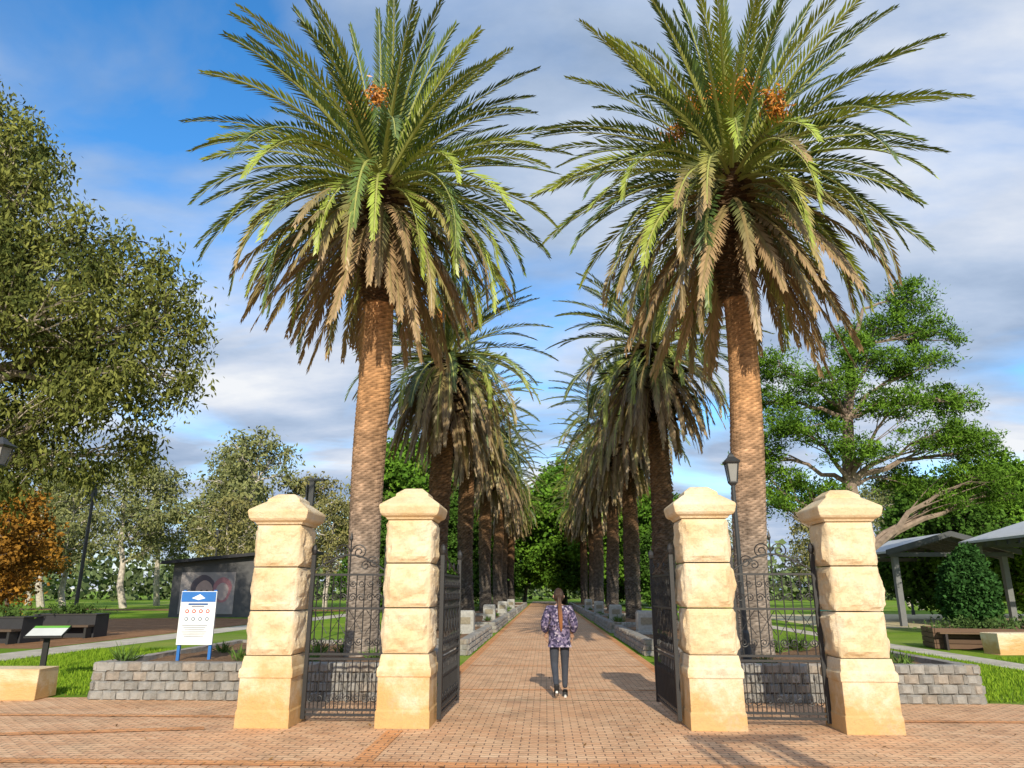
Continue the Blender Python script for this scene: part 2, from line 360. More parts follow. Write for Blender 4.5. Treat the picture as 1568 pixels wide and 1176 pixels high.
# ------------------------------------------------------------ planters and walls
def wall_blocks(b,p0,p1,nrm,h,bw=.22,bh=.14):
    p0=Vector(p0);p1=Vector(p1);n=Vector(nrm);L=(p1-p0).length;d=(p1-p0).normalized(); rows=int(round(h/bh))
    for r in range(rows):
        u=-(r%2)*bw*.5; off=-.012*r
        while u<L-.02:
            a=max(0,u);c=min(L,u+bw-.006); u+=bw
            if c-a<.04: continue
            g=random.uniform(.82,1.15); col=(.29*g,.278*g,.26*g)
            if random.random()<.25: col=(.32*g,.28*g,.24*g)
            z0=r*bh;z1=z0+bh-.006; pr=.045+random.uniform(-.015,.015)
            def P(uu,oo,z): q=p0+d*uu+n*(oo+off); return (q.x+random.uniform(-.004,.004),q.y+random.uniform(-.004,.004),z+random.uniform(-.003,.003))
            vs=[]
            for z in(z0,z0+.02,z1-.02,z1):
                k=0 if z in(z0,z1) else 1
                vs+=[P(a,-.2,z),P(a,-.008,z),P(a+(c-a)*.22,pr*k*random.uniform(.6,1.1),z),P(a+(c-a)*.7,pr*k*random.uniform(.7,1.2),z),P(c,-.008,z),P(c,-.2,z)]
            fs=[(i*6+k,i*6+(k+1)%6,(i+1)*6+(k+1)%6,(i+1)*6+k) for i in range(3) for k in range(6)]+[tuple(range(6))[::-1],tuple(range(18,24))]
            b.add(vs,fs,col)
def planter(x0,x1,y0,y1,h=.56,name='retaining_wall'):
    e=empty(name,(0,0,0)); b=MB()
    wall_blocks(b,(x0,y0,0),(x1,y0,0),(0,-1,0),h); wall_blocks(b,(x1,y0,0),(x1,y1,0),(1,0,0),h)
    wall_blocks(b,(x1,y1,0),(x0,y1,0),(0,1,0),h); wall_blocks(b,(x0,y1,0),(x0,y0,0),(-1,0,0),h)
    b.obj('blocks',M_block,e)
    s=MB(); nx,ny=24,int(24*(y1-y0)/(x1-x0))+2
    vs=[(x0+.1+(x1-x0-.2)*i/nx,y0+.1+(y1-y0-.2)*j/ny,h-.08+.05*noise.noise(Vector((i*.7,j*.7,x0)))) for j in range(ny+1) for i in range(nx+1)]
    s.add(vs,[(j*(nx+1)+i,j*(nx+1)+i+1,(j+1)*(nx+1)+i+1,(j+1)*(nx+1)+i) for j in range(ny) for i in range(nx)]); s.obj('mulch',M_mulch,e,smooth=True)
planter(-7.2,-2.05,12.0,17.6); planter(2.6,6.6,12.1,17.6)
for y0,y1 in((20.3,29),(31,41),(43,53),(55,66),(68,84)):
    planter(-5.2,-2.05,y0,y1,.42); planter(2.6,5.6,y0,y1,.42)
def plants(name,spots,h=.35,col=(.10,.17,.04),n=70):
    Vs=[];Cs=[]
    for (x,y,z) in spots:
        hh=h*random.uniform(.6,1.2); k=n
        d=norm(rng.normal(0,1,(k,3))*[.6,.6,.3]+[0,0,.8]); P=np.array([[x,y,z]])+rng.normal(0,.05,(k,3))*[1,1,.2]; s=norm(np.cross(d,rng.normal(0,1,(k,3))))*.012; L=hh*rng.uniform(.5,1.1,(k,1))
        Vs.append(np.stack([P-s,P+d*L*.5-s,P+d*L,P+d*L*.5+s],1)); Cs.append(np.array([col])*rng.uniform(.6,1.4,(k,1)))
    link(bpy.data.objects.new(name,quad_mesh(name,np.concatenate(Vs),np.concatenate(Cs),M_leaf)))
plants('strappy_plants',[(random.uniform(-7,-2.3),random.uniform(12.4,17),.48) for _ in range(16)]+[(random.uniform(2.9,6.3),random.uniform(12.4,17),.48) for _ in range(14)]+[(s,random.uniform(20.6,66),.35) for s in[-2.6,-4.6,3.1,5.1]*12])
for x in(-2.55,3.15):
    for y in(24.3,34.5,45,56):
        e=empty('memorial_plinth',(x,y,.34)); b=MB(); b.loft([(0,.30),(.08,.30),(.09,.27),(.62,.27),(.68,.25),(.70,.22)],col=(.36,.355,.33)); b.box((0,-.283,.40),(.34,.02,.2),(.26,.23,.17)); b.obj('block',M_block,e)

# ------------------------------------------------------------ gate pillars
def rock_block(b,z0,z1,hw,seed,mar=.045):
    nx,nz=22,20
    for s in range(4):
        a=s*math.pi/2; ca,sa=math.cos(a),math.sin(a); vs=[]
        for j in range(nz+1):
            for i in range(nx+1):
                u=-hw+2*hw*i/nx; z=z0+(z1-z0)*j/nz
                eu=min(i,nx-i)/nx*2*hw; ez=min(j,nz-j)/nz*(z1-z0); ed=min(eu,ez)
                wob=mar+.02*noise.noise(Vector((u*8,z*8,seed+s*2.2)))
                p=0
                if ed<.001: p=-.012
                elif ed>wob:
                    q=Vector((u*2.6+seed*7.3,s*5.1,z*2.6))
                    nn=abs(noise.noise(q))*.07+noise.noise(Vector((u*8+seed,s*3.7,z*8)))*.022+noise.noise(Vector((u*20+seed,s*3.7,z*20)))*.008
                    p=(.012+nn)*min(1,(ed-wob)/.035+.25)
                uu=u
                if i in(0,nx): uu=u*(1-.012/hw); p=-.012
                d=hw+p; vs.append((uu*ca+d*sa, uu*sa-d*ca,z+(.008 if j==0 else -.008 if j==nz else 0)))
        fs=[(j*(nx+1)+i,j*(nx+1)+i+1,(j+1)*(nx+1)+i+1,(j+1)*(nx+1)+i) for j in range(nz) for i in range(nx)]
        b.add(vs,fs)
    h=hw-.012
    for z in(z0+.008,z1-.008): b.add([(-h,-h,z),(h,-h,z),(h,h,z),(-h,h,z)],[(0,1,2,3)])
def pillar(x,y,seed,sc=1.0):
    e=empty('stone_gate_pillar',(x,y,0)); e.scale=(1,1,sc)
    b=MB(); b.loft([(0,.345),(.20,.343),(.215,.332),(.60,.330),(.605,.345),(.66,.348),(.70,.345),(.73,.325),(.80,.320),(.84,.312),(.868,.308)])
    o=b.obj('base',M_stone,e); m=o.modifiers.new('bevel','BEVEL'); m.width=.008; m.segments=2
    b=MB()
    for i in range(3): rock_block(b,.87+i*.565,.87+(i+1)*.565,.302,seed*3+i)
    b.obj('rock_faced_blocks',M_stone,e,smooth=False)
    b=MB(); zb=2.567
    b.loft([(zb,.312),(zb+.03,.325),(zb+.05,.37),(zb+.08,.39),(zb+.15,.405),(zb+.17,.41),(zb+.20,.40),(zb+.31,.25),(zb+.315,.225),(zb+.36,.222),(zb+.43,.13),(zb+.44,.10)])
    o=b.obj('cap_stone',M_stone,e); m=o.modifiers.new('bevel','BEVEL'); m.width=.012; m.segments=2
pillar(-3.55,10.02,1,.975); pillar(-1.80,10.08,2); pillar(2.10,10.08,3); pillar(3.90,9.92,4,.975)

# ------------------------------------------------------------ wrought iron
def spiral(cx,cz,r0,turns,a0,dirn=1,n=26):
    return [(cx+r0*(1-.82*t/n)*math.cos(a0+dirn*turns*6.283*t/n),cz+r0*(1-.82*t/n)*math.sin(a0+dirn*turns*6.283*t/n)) for t in range(n+1)]
def iron(name,x,y,rz,w,crest='arch'):
    e=empty(name,(x,y,0),rz); b=MB()
    def T(pl,r=.008,yy=0): b.tube([(p[0],yy,p[1]) for p in pl],r,5)
    def S(u,z0,z1,r=.02): b.box((u,0,(z0+z1)/2),(r*2,r*2,z1-z0))
    def H(u0,u1,z,r=.014): b.box(((u0+u1)/2,0,z),(u1-u0,.024,r*2))
    S(.03,.05,2.12,.026); S(w-.03,.05,2.12,.026)
    for p in(.03,w-.03): b.tube([(p,0,2.12),(p,0,2.15),(p,0,2.19),(p,0,2.24),(p,0,2.27)],[.02,.035,.042,.03,.004],8)
    for z in(.10,.16,.78,.84,1.42,1.86): H(.05,w-.05,z)
    nb=max(5,int(round(w/.125)))
    us=[.05+(w-.1)*(i+.5)/nb for i in range(nb)]
    for i,u in enumerate(us):
        T([(u,.16),(u,.78)],.008); T([(u,.84),(u,1.42)],.008)
        T([(u,1.42),(u,1.86)],.008)
        mid=u+(w-.1)/nb/2
        if i<nb-1:
            T([(mid,.10),(mid,.52),(mid,.56)],.006); b.tube([(mid,0,.54),(mid,0,.57),(mid,0,.64)],[.012,.016,.001],5)
    k=max(2,int(round(w/.27))); pw=(w-.1)/k
    for i in range(k):
        c=.05+pw*(i+.5); r=pw*.24
        for sx in(-1,1):
            T(spiral(c+sx*r,.98+.02,r*.95,1.6,math.pi if sx>0 else 0,sx*1),.007,-.012)
            T(spiral(c+sx*r,1.56,r*.95,1.6,math.pi if sx>0 else 0,-sx),.007,-.012)
            T(spiral(c+sx*r,1.74,r*.8,1.5,0 if sx>0 else math.pi,-sx),.006,-.012)
            T(spiral(c+sx*r,.30,r*.9,1.5,math.pi if sx>0 else 0,sx),.006,-.012)
        T([(c-pw*.42,1.10),(c,1.26),(c+pw*.42,1.10)],.006,-.01)
        T([(c-pw*.42,1.40),(c,1.26),(c+pw*.42,1.40)],.006,-.01)
    n=20
    if crest=='arch':
        top=[(.03+(w-.06)*t/n,1.90+.22*math.sin(math.pi*t/n)) for t in range(n+1)]
        T(top,.012); c=w/2
        for sx in(-1,1):
            T(spiral(c+sx*.12,2.16,.11,1.7,math.pi if sx>0 else 0,-sx),.009)
            T(spiral(c+sx*w*.30,2.02,.09,1.6,math.pi if sx>0 else 0,-sx),.008)
            T(spiral(c+sx*w*.20,1.98,.07,1.5,0 if sx>0 else math.pi,sx),.008)
        T([(c,1.86),(c,2.34)],.010); b.tube([(c,0,2.30),(c,0,2.34),(c,0,2.44)],[.01,.025,.001],6)
    else:
        top=[(.03+(w-.06)*t/n,1.90+.30*(1-t/n)**1.6) for t in range(n+1)]
        T(top,.012)
        for j in range(4):
            u=.2+(w-.4)*j/3; T(spiral(u,1.98,.07,1.6,0,1),.008)
    b.obj('ironwork',M_iron,e)
iron('iron_side_gate',-3.20,10.12,0,1.07); iron('iron_side_gate',2.45,10.1,R(-2),1.12)
iron('iron_main_gate',-1.40,10.15,R(88.5),1.72,'up'); iron('iron_main_gate',1.70,10.15,R(91),1.72,'up')

# ------------------------------------------------------------ trees
def rand_sphere(g,n,shell=.45):
    d=norm(g.normal(0,1,(n,3))); r=g.uniform(shell**3,1,(n,1))**(1/3); return d*r
def leaves(g,P,size,aspect,droop,C):
    n=len(P); d=g.normal(0,1,(n,3)); d[:,2]=d[:,2]*.7-droop; d=norm(d); s=norm(np.cross(d,g.normal(0,1,(n,3))))
    L=size*g.uniform(.6,1.3,(n,1)); W=L*aspect
    return np.stack([P,P+d*L*.45+s*W,P+d*L,P+d*L*.45-s*W],1)
def make_tree(seed,trunk,clumps,leaf=.16,per=55,tr=.42,aspect=.2,droop=.5,c0=(.06,.09,.02),c1=(.17,.20,.05),bark=(.34,.29,.24),squash=.8,shell=.4,dens=1.0,limb=1.0,twig=1.0):
    g=np.random.default_rng(seed); rr=random.Random(seed); b=MB()
    b.tube([t[:3] for t in trunk],[t[3] for t in trunk],10,bark)
    PV=[];CV=[]
    for (x,y,z,rx,ry,rz_) in clumps:
        cands=[t for t in trunk if t[2]<z-.3] or [trunk[0]]
        nd=max(cands[1:] or cands,key=lambda t:t[2]-.55*math.hypot(t[0]-x,t[1]-y)); p0=Vector(nd[:3]); p1=Vector((x,y,z)); L=(p1-p0).length
        pts=[];m=7
        for i in range(m+1):
            t=i/m; q=p0.lerp(p1,t); q.z+= math.sin(t*math.pi)*L*.05
            if 0<i<m: q+=Vector((rr.uniform(-1,1),rr.uniform(-1,1),rr.uniform(-1,1)))*L*.035
            pts.append(q)
        r0=min(nd[3]*.6,.03+.02*L)*limb; b.tube(pts,[r0*(1-i/m)+.02 for i in range(m+1)],6,bark)
        vol=(rx*ry*rz_)**(1/3); nt_=max(8,int(dens*9*vol**2))
        T=rand_sphere(g,nt_,shell)*[rx,ry,rz_]+[x,y,z]
        for j in range(nt_):
            if j%2==0:
                a=pts[rr.randint(m//2,m)]; e_=Vector(T[j]); mid=a.lerp(e_,.5)+Vector((0,0,rr.uniform(-.1,.25)))
                b.tube([a,mid,e_],[.03*twig,.018*twig,.006],4,bark,cap=False)
        k=np.repeat(np.arange(nt_),per); P=T[k]+g.normal(0,1,(len(k),3))*tr*np.array([1,1,squash])*.62*g.uniform(.6,1.35,(nt_,1))[k]
        mixv=g.random((nt_,1))[k]*.7+g.random((len(k),1))*.3
        C=(np.array([c0])*(1-mixv)+np.array([c1])*mixv)
        PV.append(P);CV.append(C)
    P=np.concatenate(PV);C=np.concatenate(CV)
    fm=quad_mesh('foliage',leaves(g,P,leaf,aspect,droop,C),C,M_leaf)
    o=b.obj('trunk_and_limbs',M_bark); return o,fm
def place_tree(name,data,loc,rz=0,sc=1.0):
    o,fm=data; e=empty(name,loc,rz); e.scale=(sc,)*3
    if o.parent is None: o.parent=e
    else: o2=bpy.data.objects.new('trunk_and_limbs',o.data); link(o2,e)
    link(bpy.data.objects.new('foliage',fm),e)
tk=[(0,0,0,.55),(.2,0,2.5,.45),(.6,-.2,5,.38),(1.2,-.3,8,.3),(1.4,0,11,.24),(1.2,.2,14,.17),(.6,0,17,.1)]
cl=[(-.8,0,18.2,2.4,2.2,1.8),(1.0,-.5,17.0,2.1,2.0,1.5),(-3,0,16,3,2.6,2.2),(1.9,-.4,15.0,1.9,2.0,1.3),(3.9,-.3,13.3,1.9,2.0,1.3),(5.9,0,12.2,1.8,1.9,1.3),(2.0,-1.6,12.3,2.4,2.2,1.6),(-1.5,-1.2,13,3,2.5,2),
    (7.4,.2,10.6,1.6,1.8,1.5),(4.5,-1.8,10.2,2.4,2.0,1.5),(7.6,-.3,8.4,1.4,1.7,1.2),(1,-2.2,9.5,2.8,2.2,1.7),(5.4,0,7.6,2.0,2.0,1.2),(2.2,-1.2,7,2.4,2.2,1.3),(4.2,.4,5.6,1.9,1.8,.9),(-1.2,-1.2,6.2,2.6,2.2,1.5),(1.9,0,4.7,1.8,1.6,.8),(-2.5,-1,10,3,2.4,2),(-3,0,5,2.5,2,1.2),(6.8,1,6.3,1.0,1.2,.7),
    (3,1.5,9,2.4,2,1.8),(0,1.5,7,2.6,2,2),(1,1.5,12,2.4,2,2),(5,1.6,10.5,2.0,1.6,1.4)]
euc=make_tree(3,tk,cl,leaf=.23,per=78,tr=.44,aspect=.17,droop=1.2,c0=(.04,.06,.018),c1=(.25,.265,.07),bark=(.44,.38,.31),squash=1.25,shell=.25,dens=1.75,twig=1.3)
place_tree('eucalyptus_tree',euc,(-20.3,22.5,0))
tk=[(0,0,0,.42),(-.1,0,3,.36),(-.2,0,6,.30),(.1,0,9,.22),(.7,0,12,.13),(1.4,0,14,.07)]
cl=[(3.6,0,14.4,1.3,1.1,.8),(2.2,.3,13.2,1.3,1.2,.6),(4.4,0,12.7,1.2,1,.7),(.4,-.5,12.2,1.1,1,.5),(-2.6,0,11.3,1.3,1.1,.7),(.8,-1,11.2,1.5,1.2,.6),(3.0,-.5,11.1,1.6,1.2,.7),(-1.2,-1.4,10.1,1.5,1.2,.7),(-3.4,-.3,9.5,1.3,1.1,.8),(4.5,0,9.6,1.4,1.2,.7),
    (1.5,-1.5,9.2,1.6,1.2,.7),(-2.2,-1.2,8.2,1.6,1.2,.7),(-4,0,7.4,1.2,1.1,.8),(3.3,-.8,7.9,1.6,1.2,.7),(5.4,.2,7.6,1.2,1.1,.9),(.2,1.5,9.6,1.5,1.2,.6),(5.0,-.2,6.2,1.6,1.3,.8),(-3.3,.4,6.2,1.5,1.2,.7),(2.3,1,6.4,1.3,1.1,.5),(-1.5,.6,5.6,1.4,1.2,.6),(0,-1,7.2,1.4,1,.6),(-3.6,.2,5.2,1.3,1.1,.6),(3.8,.6,5.4,1.3,1.1,.5),(6.3,.5,5.6,1.1,1,.6)]
pine=make_tree(9,tk,cl,leaf=.19,per=120,tr=.36,aspect=.14,droop=-.7,c0=(.03,.075,.015),c1=(.17,.31,.035),bark=(.26,.20,.16),squash=.65,shell=.10,dens=3.0,twig=1.0)
place_tree('pine_tree',pine,(13.2,31.5,0))
def auto(seed,H,Wd,n,zlow=.3,**kw):
    rr=random.Random(seed); tk=[(0,0,0,.02*H+.05)]; x=y=0
    for i in range(1,7):
        x+=rr.uniform(-.03,.03)*H; y+=rr.uniform(-.03,.03)*H; tk.append((x,y,H*.14*i,(.02*H+.05)*(1-i/7.5)))
    cl=[]
    for i in range(n):
        t=(i+.5)/n; z=H*(zlow+(1-zlow)*t*.93); prof=math.sin(math.pi*min(1,(.18+.80*t)))**.7
        a=i*2.4+rr.uniform(-.4,.4); r=Wd*prof*rr.uniform(.35,.85); s=Wd*.36*rr.uniform(.7,1.2)
        cl.append((x*t+r*math.cos(a),y*t+r*math.sin(a),z,s,s,s*.68))
    return make_tree(seed,tk,cl,**kw)
t1=auto(31,15,4.4,15,.34,leaf=.42,per=22,tr=.55,aspect=.20,droop=.9,c0=(.09,.115,.05),c1=(.29,.30,.12),bark=(.50,.45,.39),squash=1,dens=1.3,limb=1.3,twig=1.6)
t2=auto(37,12,4.0,13,.36,leaf=.40,per=22,tr=.55,aspect=.20,droop=.9,c0=(.10,.115,.05),c1=(.33,.30,.11),bark=(.50,.45,.39),squash=1,dens=1.3,limb=1.3,twig=1.6)
tb=auto(41,15,6.5,26,.16,leaf=.42,per=34,tr=.7,aspect=.38,droop=.1,c0=(.04,.10,.015),c1=(.17,.32,.035),bark=(.14,.11,.09),dens=1.3)
td=auto(47,14,6.0,24,.14,leaf=.42,per=30,tr=.7,aspect=.38,droop=.1,c0=(.03,.07,.012),c1=(.09,.18,.03),bark=(.10,.08,.07),dens=1.3)
ta=auto(53,8,3.6,16,.2,leaf=.26,per=42,tr=.5,aspect=.35,droop=.2,c0=(.14,.075,.02),c1=(.38,.19,.03),bark=(.15,.11,.09),dens=1.3)
for i,(x,y,s,k) in enumerate([(-41,72,1.0,1),(-46,60,.85,2),(-30,70,1.15,1),(-24,74,1.1,2),(-52,76,1.1,1),(-18.5,76,.98,1),(-59,84,1.1,2),(-36.5,56,.72,1),(-66,70,1.1,1),
     (27,75,.85,2),(33,68,.8,1),(48,72,.9,2),(55,66,1.0,1),(62,80,1.1,2),(40,85,.95,1),(22,84,.8,2),(46,58,.75,1),(13,95,.9,1),(-27,62,.8,2),(-44,84,1.05,1),(-35,86,1.2,2),(-34,76,1.1,1),(-20,68,.85,2)]):
    place_tree('gum_tree',t1 if k==1 else t2,(x,y,0),i*1.7,s)
for i,(x,y,s) in enumerate([(-14,76,1.12),(-10,88,1.1),(2.5,98,1.18),(9.5,86,.98),(-3,108,.9),(15,92,.85)]):
    place_tree('broadleaf_tree',tb,(x,y,0),i*2.1,s)
for i,(x,y,s) in enumerate([(7.5,92,.85),(-9.5,70,.75),(-7.5,98,.8),(12,72,.62),(-13,60,.55)]):
    place_tree('shade_tree',td,(x,y,0),i*1.1,s)
place_tree('autumn_tree',ta,(-33,43,0),0,1.0); place_tree('autumn_tree',ta,(-38,52,0),2,.95)
place_tree('broadleaf_tree',tb,(29,47,0),1.0,.62); place_tree('shade_tree',td,(33,50,0),2.0,.6); place_tree('shade_tree',td,(23.5,45,0),4.0,.6)
g=np.random.default_rng(77); Ps=[];Cs=[]
for a in np.arange(-75,75,.55):
    rad=150+g.uniform(-15,25); x=rad*math.sin(R(a)); y=rad*math.cos(R(a)); h=g.uniform(5,10); k=120
    P=g.normal(0,1,(k,3))*[1.6,1.6,h*.28]+[x,y,h*.5]; P[:,2]=np.abs(P[:,2])
    Ps.append(P); Cs.append(np.array([[.12,.16,.07]])*g.uniform(.5,1.6,(k,1))*g.uniform(.7,1.2))
P=np.concatenate(Ps);C=np.concatenate(Cs); link(bpy.data.objects.new('distant_trees',quad_mesh('distant_trees',leaves(g,P,1.2,.4,.1,C),C,M_leaf)))
g=np.random.default_rng(5); k=14000; d=norm(g.normal(0,1,(k,3))); P=d*np.array([1.05,1.05,1.55])*g.uniform(.75,1.04,(k,1)); P[:,2]+=1.75
P[:,:2]*=(1-.12*(P[:,2:3]-1.5)); P+=.10*np.sin(P[:,[1,2,0]]*5+1.3); C=np.array([[.03,.075,.02]])*g.uniform(.6,1.9,(k,1))
e=empty('clipped_shrub',(16.6,30.3,0)); link(bpy.data.objects.new('foliage',quad_mesh('foliage',leaves(g,P,.16,.35,0,C),C,M_leaf)),e)
b=MB(); b.tube([(0,0,0),(0,0,1.5)],.08,6,(.1,.08,.06)); b.obj('stem',M_bark,e)

# ------------------------------------------------------------ street furniture
def lantern(name,x,y,z0,top,big=1.0):
    e=empty(name,(x,y,z0)); H=top-z0; b=MB()
    b.tube([(0,0,0),(0,0,.06),(0,0,.08),(0,0,.5),(0,0,.55),(0,0,H-.62)],[.11,.11,.075,.065,.045,.035],12)
    z=H-.62; s=big
    b.loft([(z,.035),(z+.05,.09*s),(z+.07,.09*s)])
    for sx in(-1,1):
        for sy in(-1,1): b.tube([(sx*.08*s,sy*.08*s,z+.06),(sx*.125*s,sy*.125*s,z+.40)],.012,4)
    b.loft([(z+.40,.15*s),(z+.43,.17*s),(z+.52,.07*s),(z+.56,.05*s),(z+.60,.012)])
    b.obj('pole_and_frame',M_dark,e)
    b=MB(); b.loft([(z+.075,.068*s),(z+.395,.112*s)],col=(.25,.25,.24)); b.obj('glass',M_vc,e)
lantern('street_lamp',3.42,13.3,.45,4.1,.8); lantern('street_lamp',-10.35,13.2,0,4.5,1.2)
def polelamp(x,y,H,k=1.0):
    e=empty('street_lamp',(x,y,0)); b=MB()
    b.tube([(0,0,0),(0,0,.3),(0,0,.32),(0,0,H-.9)],[.12*k,.12*k,.09*k,.07*k],10); b.box((0,0,H-.45),(.22*k,.22*k,.9)); b.box((.18*k,0,H-.05),(.75*k,.3*k,.07)); b.box((-.22*k,0,H-.5),(.05*k,.3*k,.6))
    b.obj('pole',M_dark,e)
polelamp(-21.6,34,6.7); polelamp(-27,60,6.5); polelamp(26,55,6); polelamp(-7.6,23.5,5.2,.7)
polelamp(2.85,-.6,4.9); polelamp(3.5,-.3,4.8,.9)  # unseen stand-ins, not known lamps: added behind camera to throw shadow streaks on paving
e=empty('information_sign',(-6.15,13.2,.46),R(4)); b=MB(); B=(.03,.16,.48)
for sx in(-1,1): b.box((sx*.27,.03,.6),(.05,.05,1.2),B)
b.box((0,-.01,.73),(.62,.03,.90),(.78,.80,.80)); b.box((0,-.03,1.085),(.60,.012,.17),B)
b.add([(-.12,-.039,1.06),(0,-.039,1.03),(.12,-.039,1.06),(.02,-.039,1.13)],[(0,1,2,3)],(.75,.78,.8))
b.box((0,-.03,.96),(.34,.008,.03),(.05,.12,.3)); b.box((0,-.03,.92),(.22,.008,.015),(.2,.2,.25))
for r_ in range(2):
    for c_ in range(4):
        cx=-.18+c_*.12; cz=.84-r_*.13; vs=[(cx+.035*math.cos(a),-.0275,cz+.035*math.sin(a)) for a in np.linspace(0,6.283,13)[:-1]]
        b.add(vs,[tuple(range(12))],(.55,.08,.06) if r_==0 else (.2,.25,.3))
        b.box((cx,-.029,cz),(.03,.004,.03),(.8,.8,.8))
for k in range(6): b.box((-.02,-.03,.60-k*.035),(.44-.05*(k%3),.006,.010),(.25,.27,.32))
b.obj('panel_and_legs',M_vc,e)
e=empty('interpretive_sign',(-9.75,14.6,0),R(12)); b=MB(); b.box((0,0,.42),(.10,.06,.84),(.02,.02,.02))
b.add([(-.34,-.22,.80),(.34,-.22,.80),(.34,.20,.98),(-.34,.20,.98),(-.34,-.22,.77),(.34,-.22,.77),(.34,.20,.95),(-.34,.20,.95)],[(0,1,2,3),(7,6,5,4),(0,4,5,1),(1,5,6,2),(2,6,7,3),(3,7,4,0)],(.02,.02,.02))
def sl(x0,x1,t0,t1,c): b.add([(x0,-.22+.42*t0,.804+.18*t0),(x1,-.22+.42*t0,.804+.18*t0),(x1,-.22+.42*t1,.804+.18*t1),(x0,-.22+.42*t1,.804+.18*t1)],[(0,1,2,3)],c)
sl(-.32,.32,.05,.75,(.6,.62,.6)); sl(-.32,.32,.76,.96,(.15,.42,.06)); b.obj('lectern',M_vc,e)
def sblock(x,y,sx,sy,sz,rz=0,seed=1):
    b=MB(); b.loft([(0,.5),(.03,.5),(.97,.5),(1,.485)]); o=b.obj('sandstone_block',M_stone,None,(x,y,0)); o.scale=(sx,sy,sz); o.rotation_euler=(0,0,rz)
    for v in o.data.vertices: v.co+=Vector((random.uniform(-.02,.02),random.uniform(-.02,.02),0))
    m=o.modifiers.new('bevel','BEVEL'); m.width=.03; m.segments=2
sblock(-8.6,12.1,1.25,.55,.46,R(3))
def dark_planter(x,y,wd,rz):
    e=empty('planter_bench',(x,y,0),rz); b=MB()
    b.box((0,0,.40),(wd,1.0,.8),(.035,.035,.04)); b.box((0,0,.815),(wd+.08,1.08,.03),(.06,.055,.05)); b.box((0,-.75,.42),(wd,.45,.07),(.10,.07,.05))
    for sx in(-1,1): b.box((sx*(wd/2-.1),-.75,.19),(.08,.4,.37),(.03,.03,.03))
    b.obj('box_and_seat',M_vc,e)
    P=rng.normal(0,1,(600,3))*[wd*.22,.2,.12]+[0,0,.9]; C=np.array([[.07,.12,.03]])*rng.uniform(.6,1.6,(600,1)); link(bpy.data.objects.new('plants',quad_mesh('plants',leaves(rng,P,.18,.15,-.8,C),C,M_leaf)),e)
dark_planter(-18.2,24.6,2.4,0); dark_planter(-17.6,27.6,2.2,R(5)); dark_planter(-21.5,25.5,2.2,0)
def timber_planter(x,y,rz,L=2.6,W=1.5):
    e=empty('timber_planter_box',(x,y,0),rz); b=MB()
    for i in range(4):
        z=.09+i*.145; c=random.uniform(.8,1.2); c=(.13*c,.075*c,.045*c)
        b.box((0,-W/2,z),(L,.05,.13),c); b.box((0,W/2,z),(L,.05,.13),c); b.box((-L/2-.026,0,z),(.05,W,.13),c); b.box((L/2+.026,0,z),(.05,W,.13),c)
    for i in range(3): b.box((0,-W/2-.30+i*.13,.47),(L*.96,.11,.04),(.15,.09,.05))
    for sx in(-.42,0,.42): b.box((sx*L,-W/2-.18,.225),(.06,.34,.44),(.04,.03,.03))
    b.box((0,0,.52),(L-.06,W-.06,.06),(.12,.08,.05)); b.obj('slatted_box',M_vc,e)
    P=rng.normal(0,1,(900,3))*[L*.22,W*.2,.09]+[0,0,.62]; C=np.array([[.06,.10,.03]])*rng.uniform(.6,1.8,(900,1)); link(bpy.data.objects.new('plants',quad_mesh('plants',leaves(rng,P,.16,.15,-.6,C),C,M_leaf)),e)
timber_planter(12.9,23.4,R(-14),2.7); timber_planter(14.6,20.2,R(-10),2.8); timber_planter(16.3,25.4,R(0),3.0)
sblock(12.75,21.4,1.5,.7,.55,R(4)); sblock(14.6,18.4,1.3,.7,.5,R(4))
e=empty('rubbish_bin',(7.9,21.5,0)); b=MB(); b.loft([(0,.24),(.08,.26),(1.05,.31),(1.07,.34),(1.12,.34),(1.2,.25),(1.22,.1)],col=(.02,.12,.10),seg=8); b.box((0,-.29,.85),(.3,.03,.14),(.01,.02,.02)); b.obj('body',M_vc,e)
e=empty('amenities_building',(-20.3,50,0)); b=MB()
W_=8.0
b.box((0,0,1.6),(W_,4,3.2),(.10,.10,.105)); b.add([(-W_/2-.6,-2.6,3.5),(W_/2+.5,-2.6,4.3),(W_/2+.5,2.6,4.3),(-W_/2-.6,2.6,3.5),(-W_/2-.6,-2.6,3.3),(W_/2+.5,-2.6,4.1),(W_/2+.5,2.6,4.1),(-W_/2-.6,2.6,3.3)],[(0,1,2,3),(7,6,5,4),(0,4,5,1),(1,5,6,2),(2,6,7,3),(3,7,4,0)],(.03,.03,.035))
b.add([(-W_/2,-2,3.2),(W_/2,-2,3.2),(W_/2,-2,4.06),(-W_/2,-2,3.38)],[(0,1,2,3)],(.09,.09,.095))
b.box((-1.6,-2.02,1.5),(3.6,.04,2.6),(.34,.31,.31))
def blob(cx,cz,rx,rz_,c,yy,n=18):
    b.add([(cx+rx*math.cos(a)*(1+.1*math.sin(3*a)),yy,cz+rz_*math.sin(a)) for a in np.linspace(0,6.283,n+1)[:-1]],[tuple(range(n))],c)
blob(-1.9,1.6,.8,1.05,(.12,.10,.12),-2.045); blob(-1.8,1.5,.55,.8,(.50,.36,.32),-2.05); blob(-.6,1.7,.6,.8,(.42,.20,.22),-2.046); blob(-.6,1.6,.4,.55,(.48,.40,.38),-2.051); blob(-2.9,.9,.4,.5,(.65,.60,.55),-2.046)
blob(-1.98,1.65,.09,.05,(.03,.03,.03),-2.055); blob(-1.6,1.65,.09,.05,(.03,.03,.03),-2.055); blob(-1.8,1.15,.16,.05,(.3,.08,.08),-2.055)
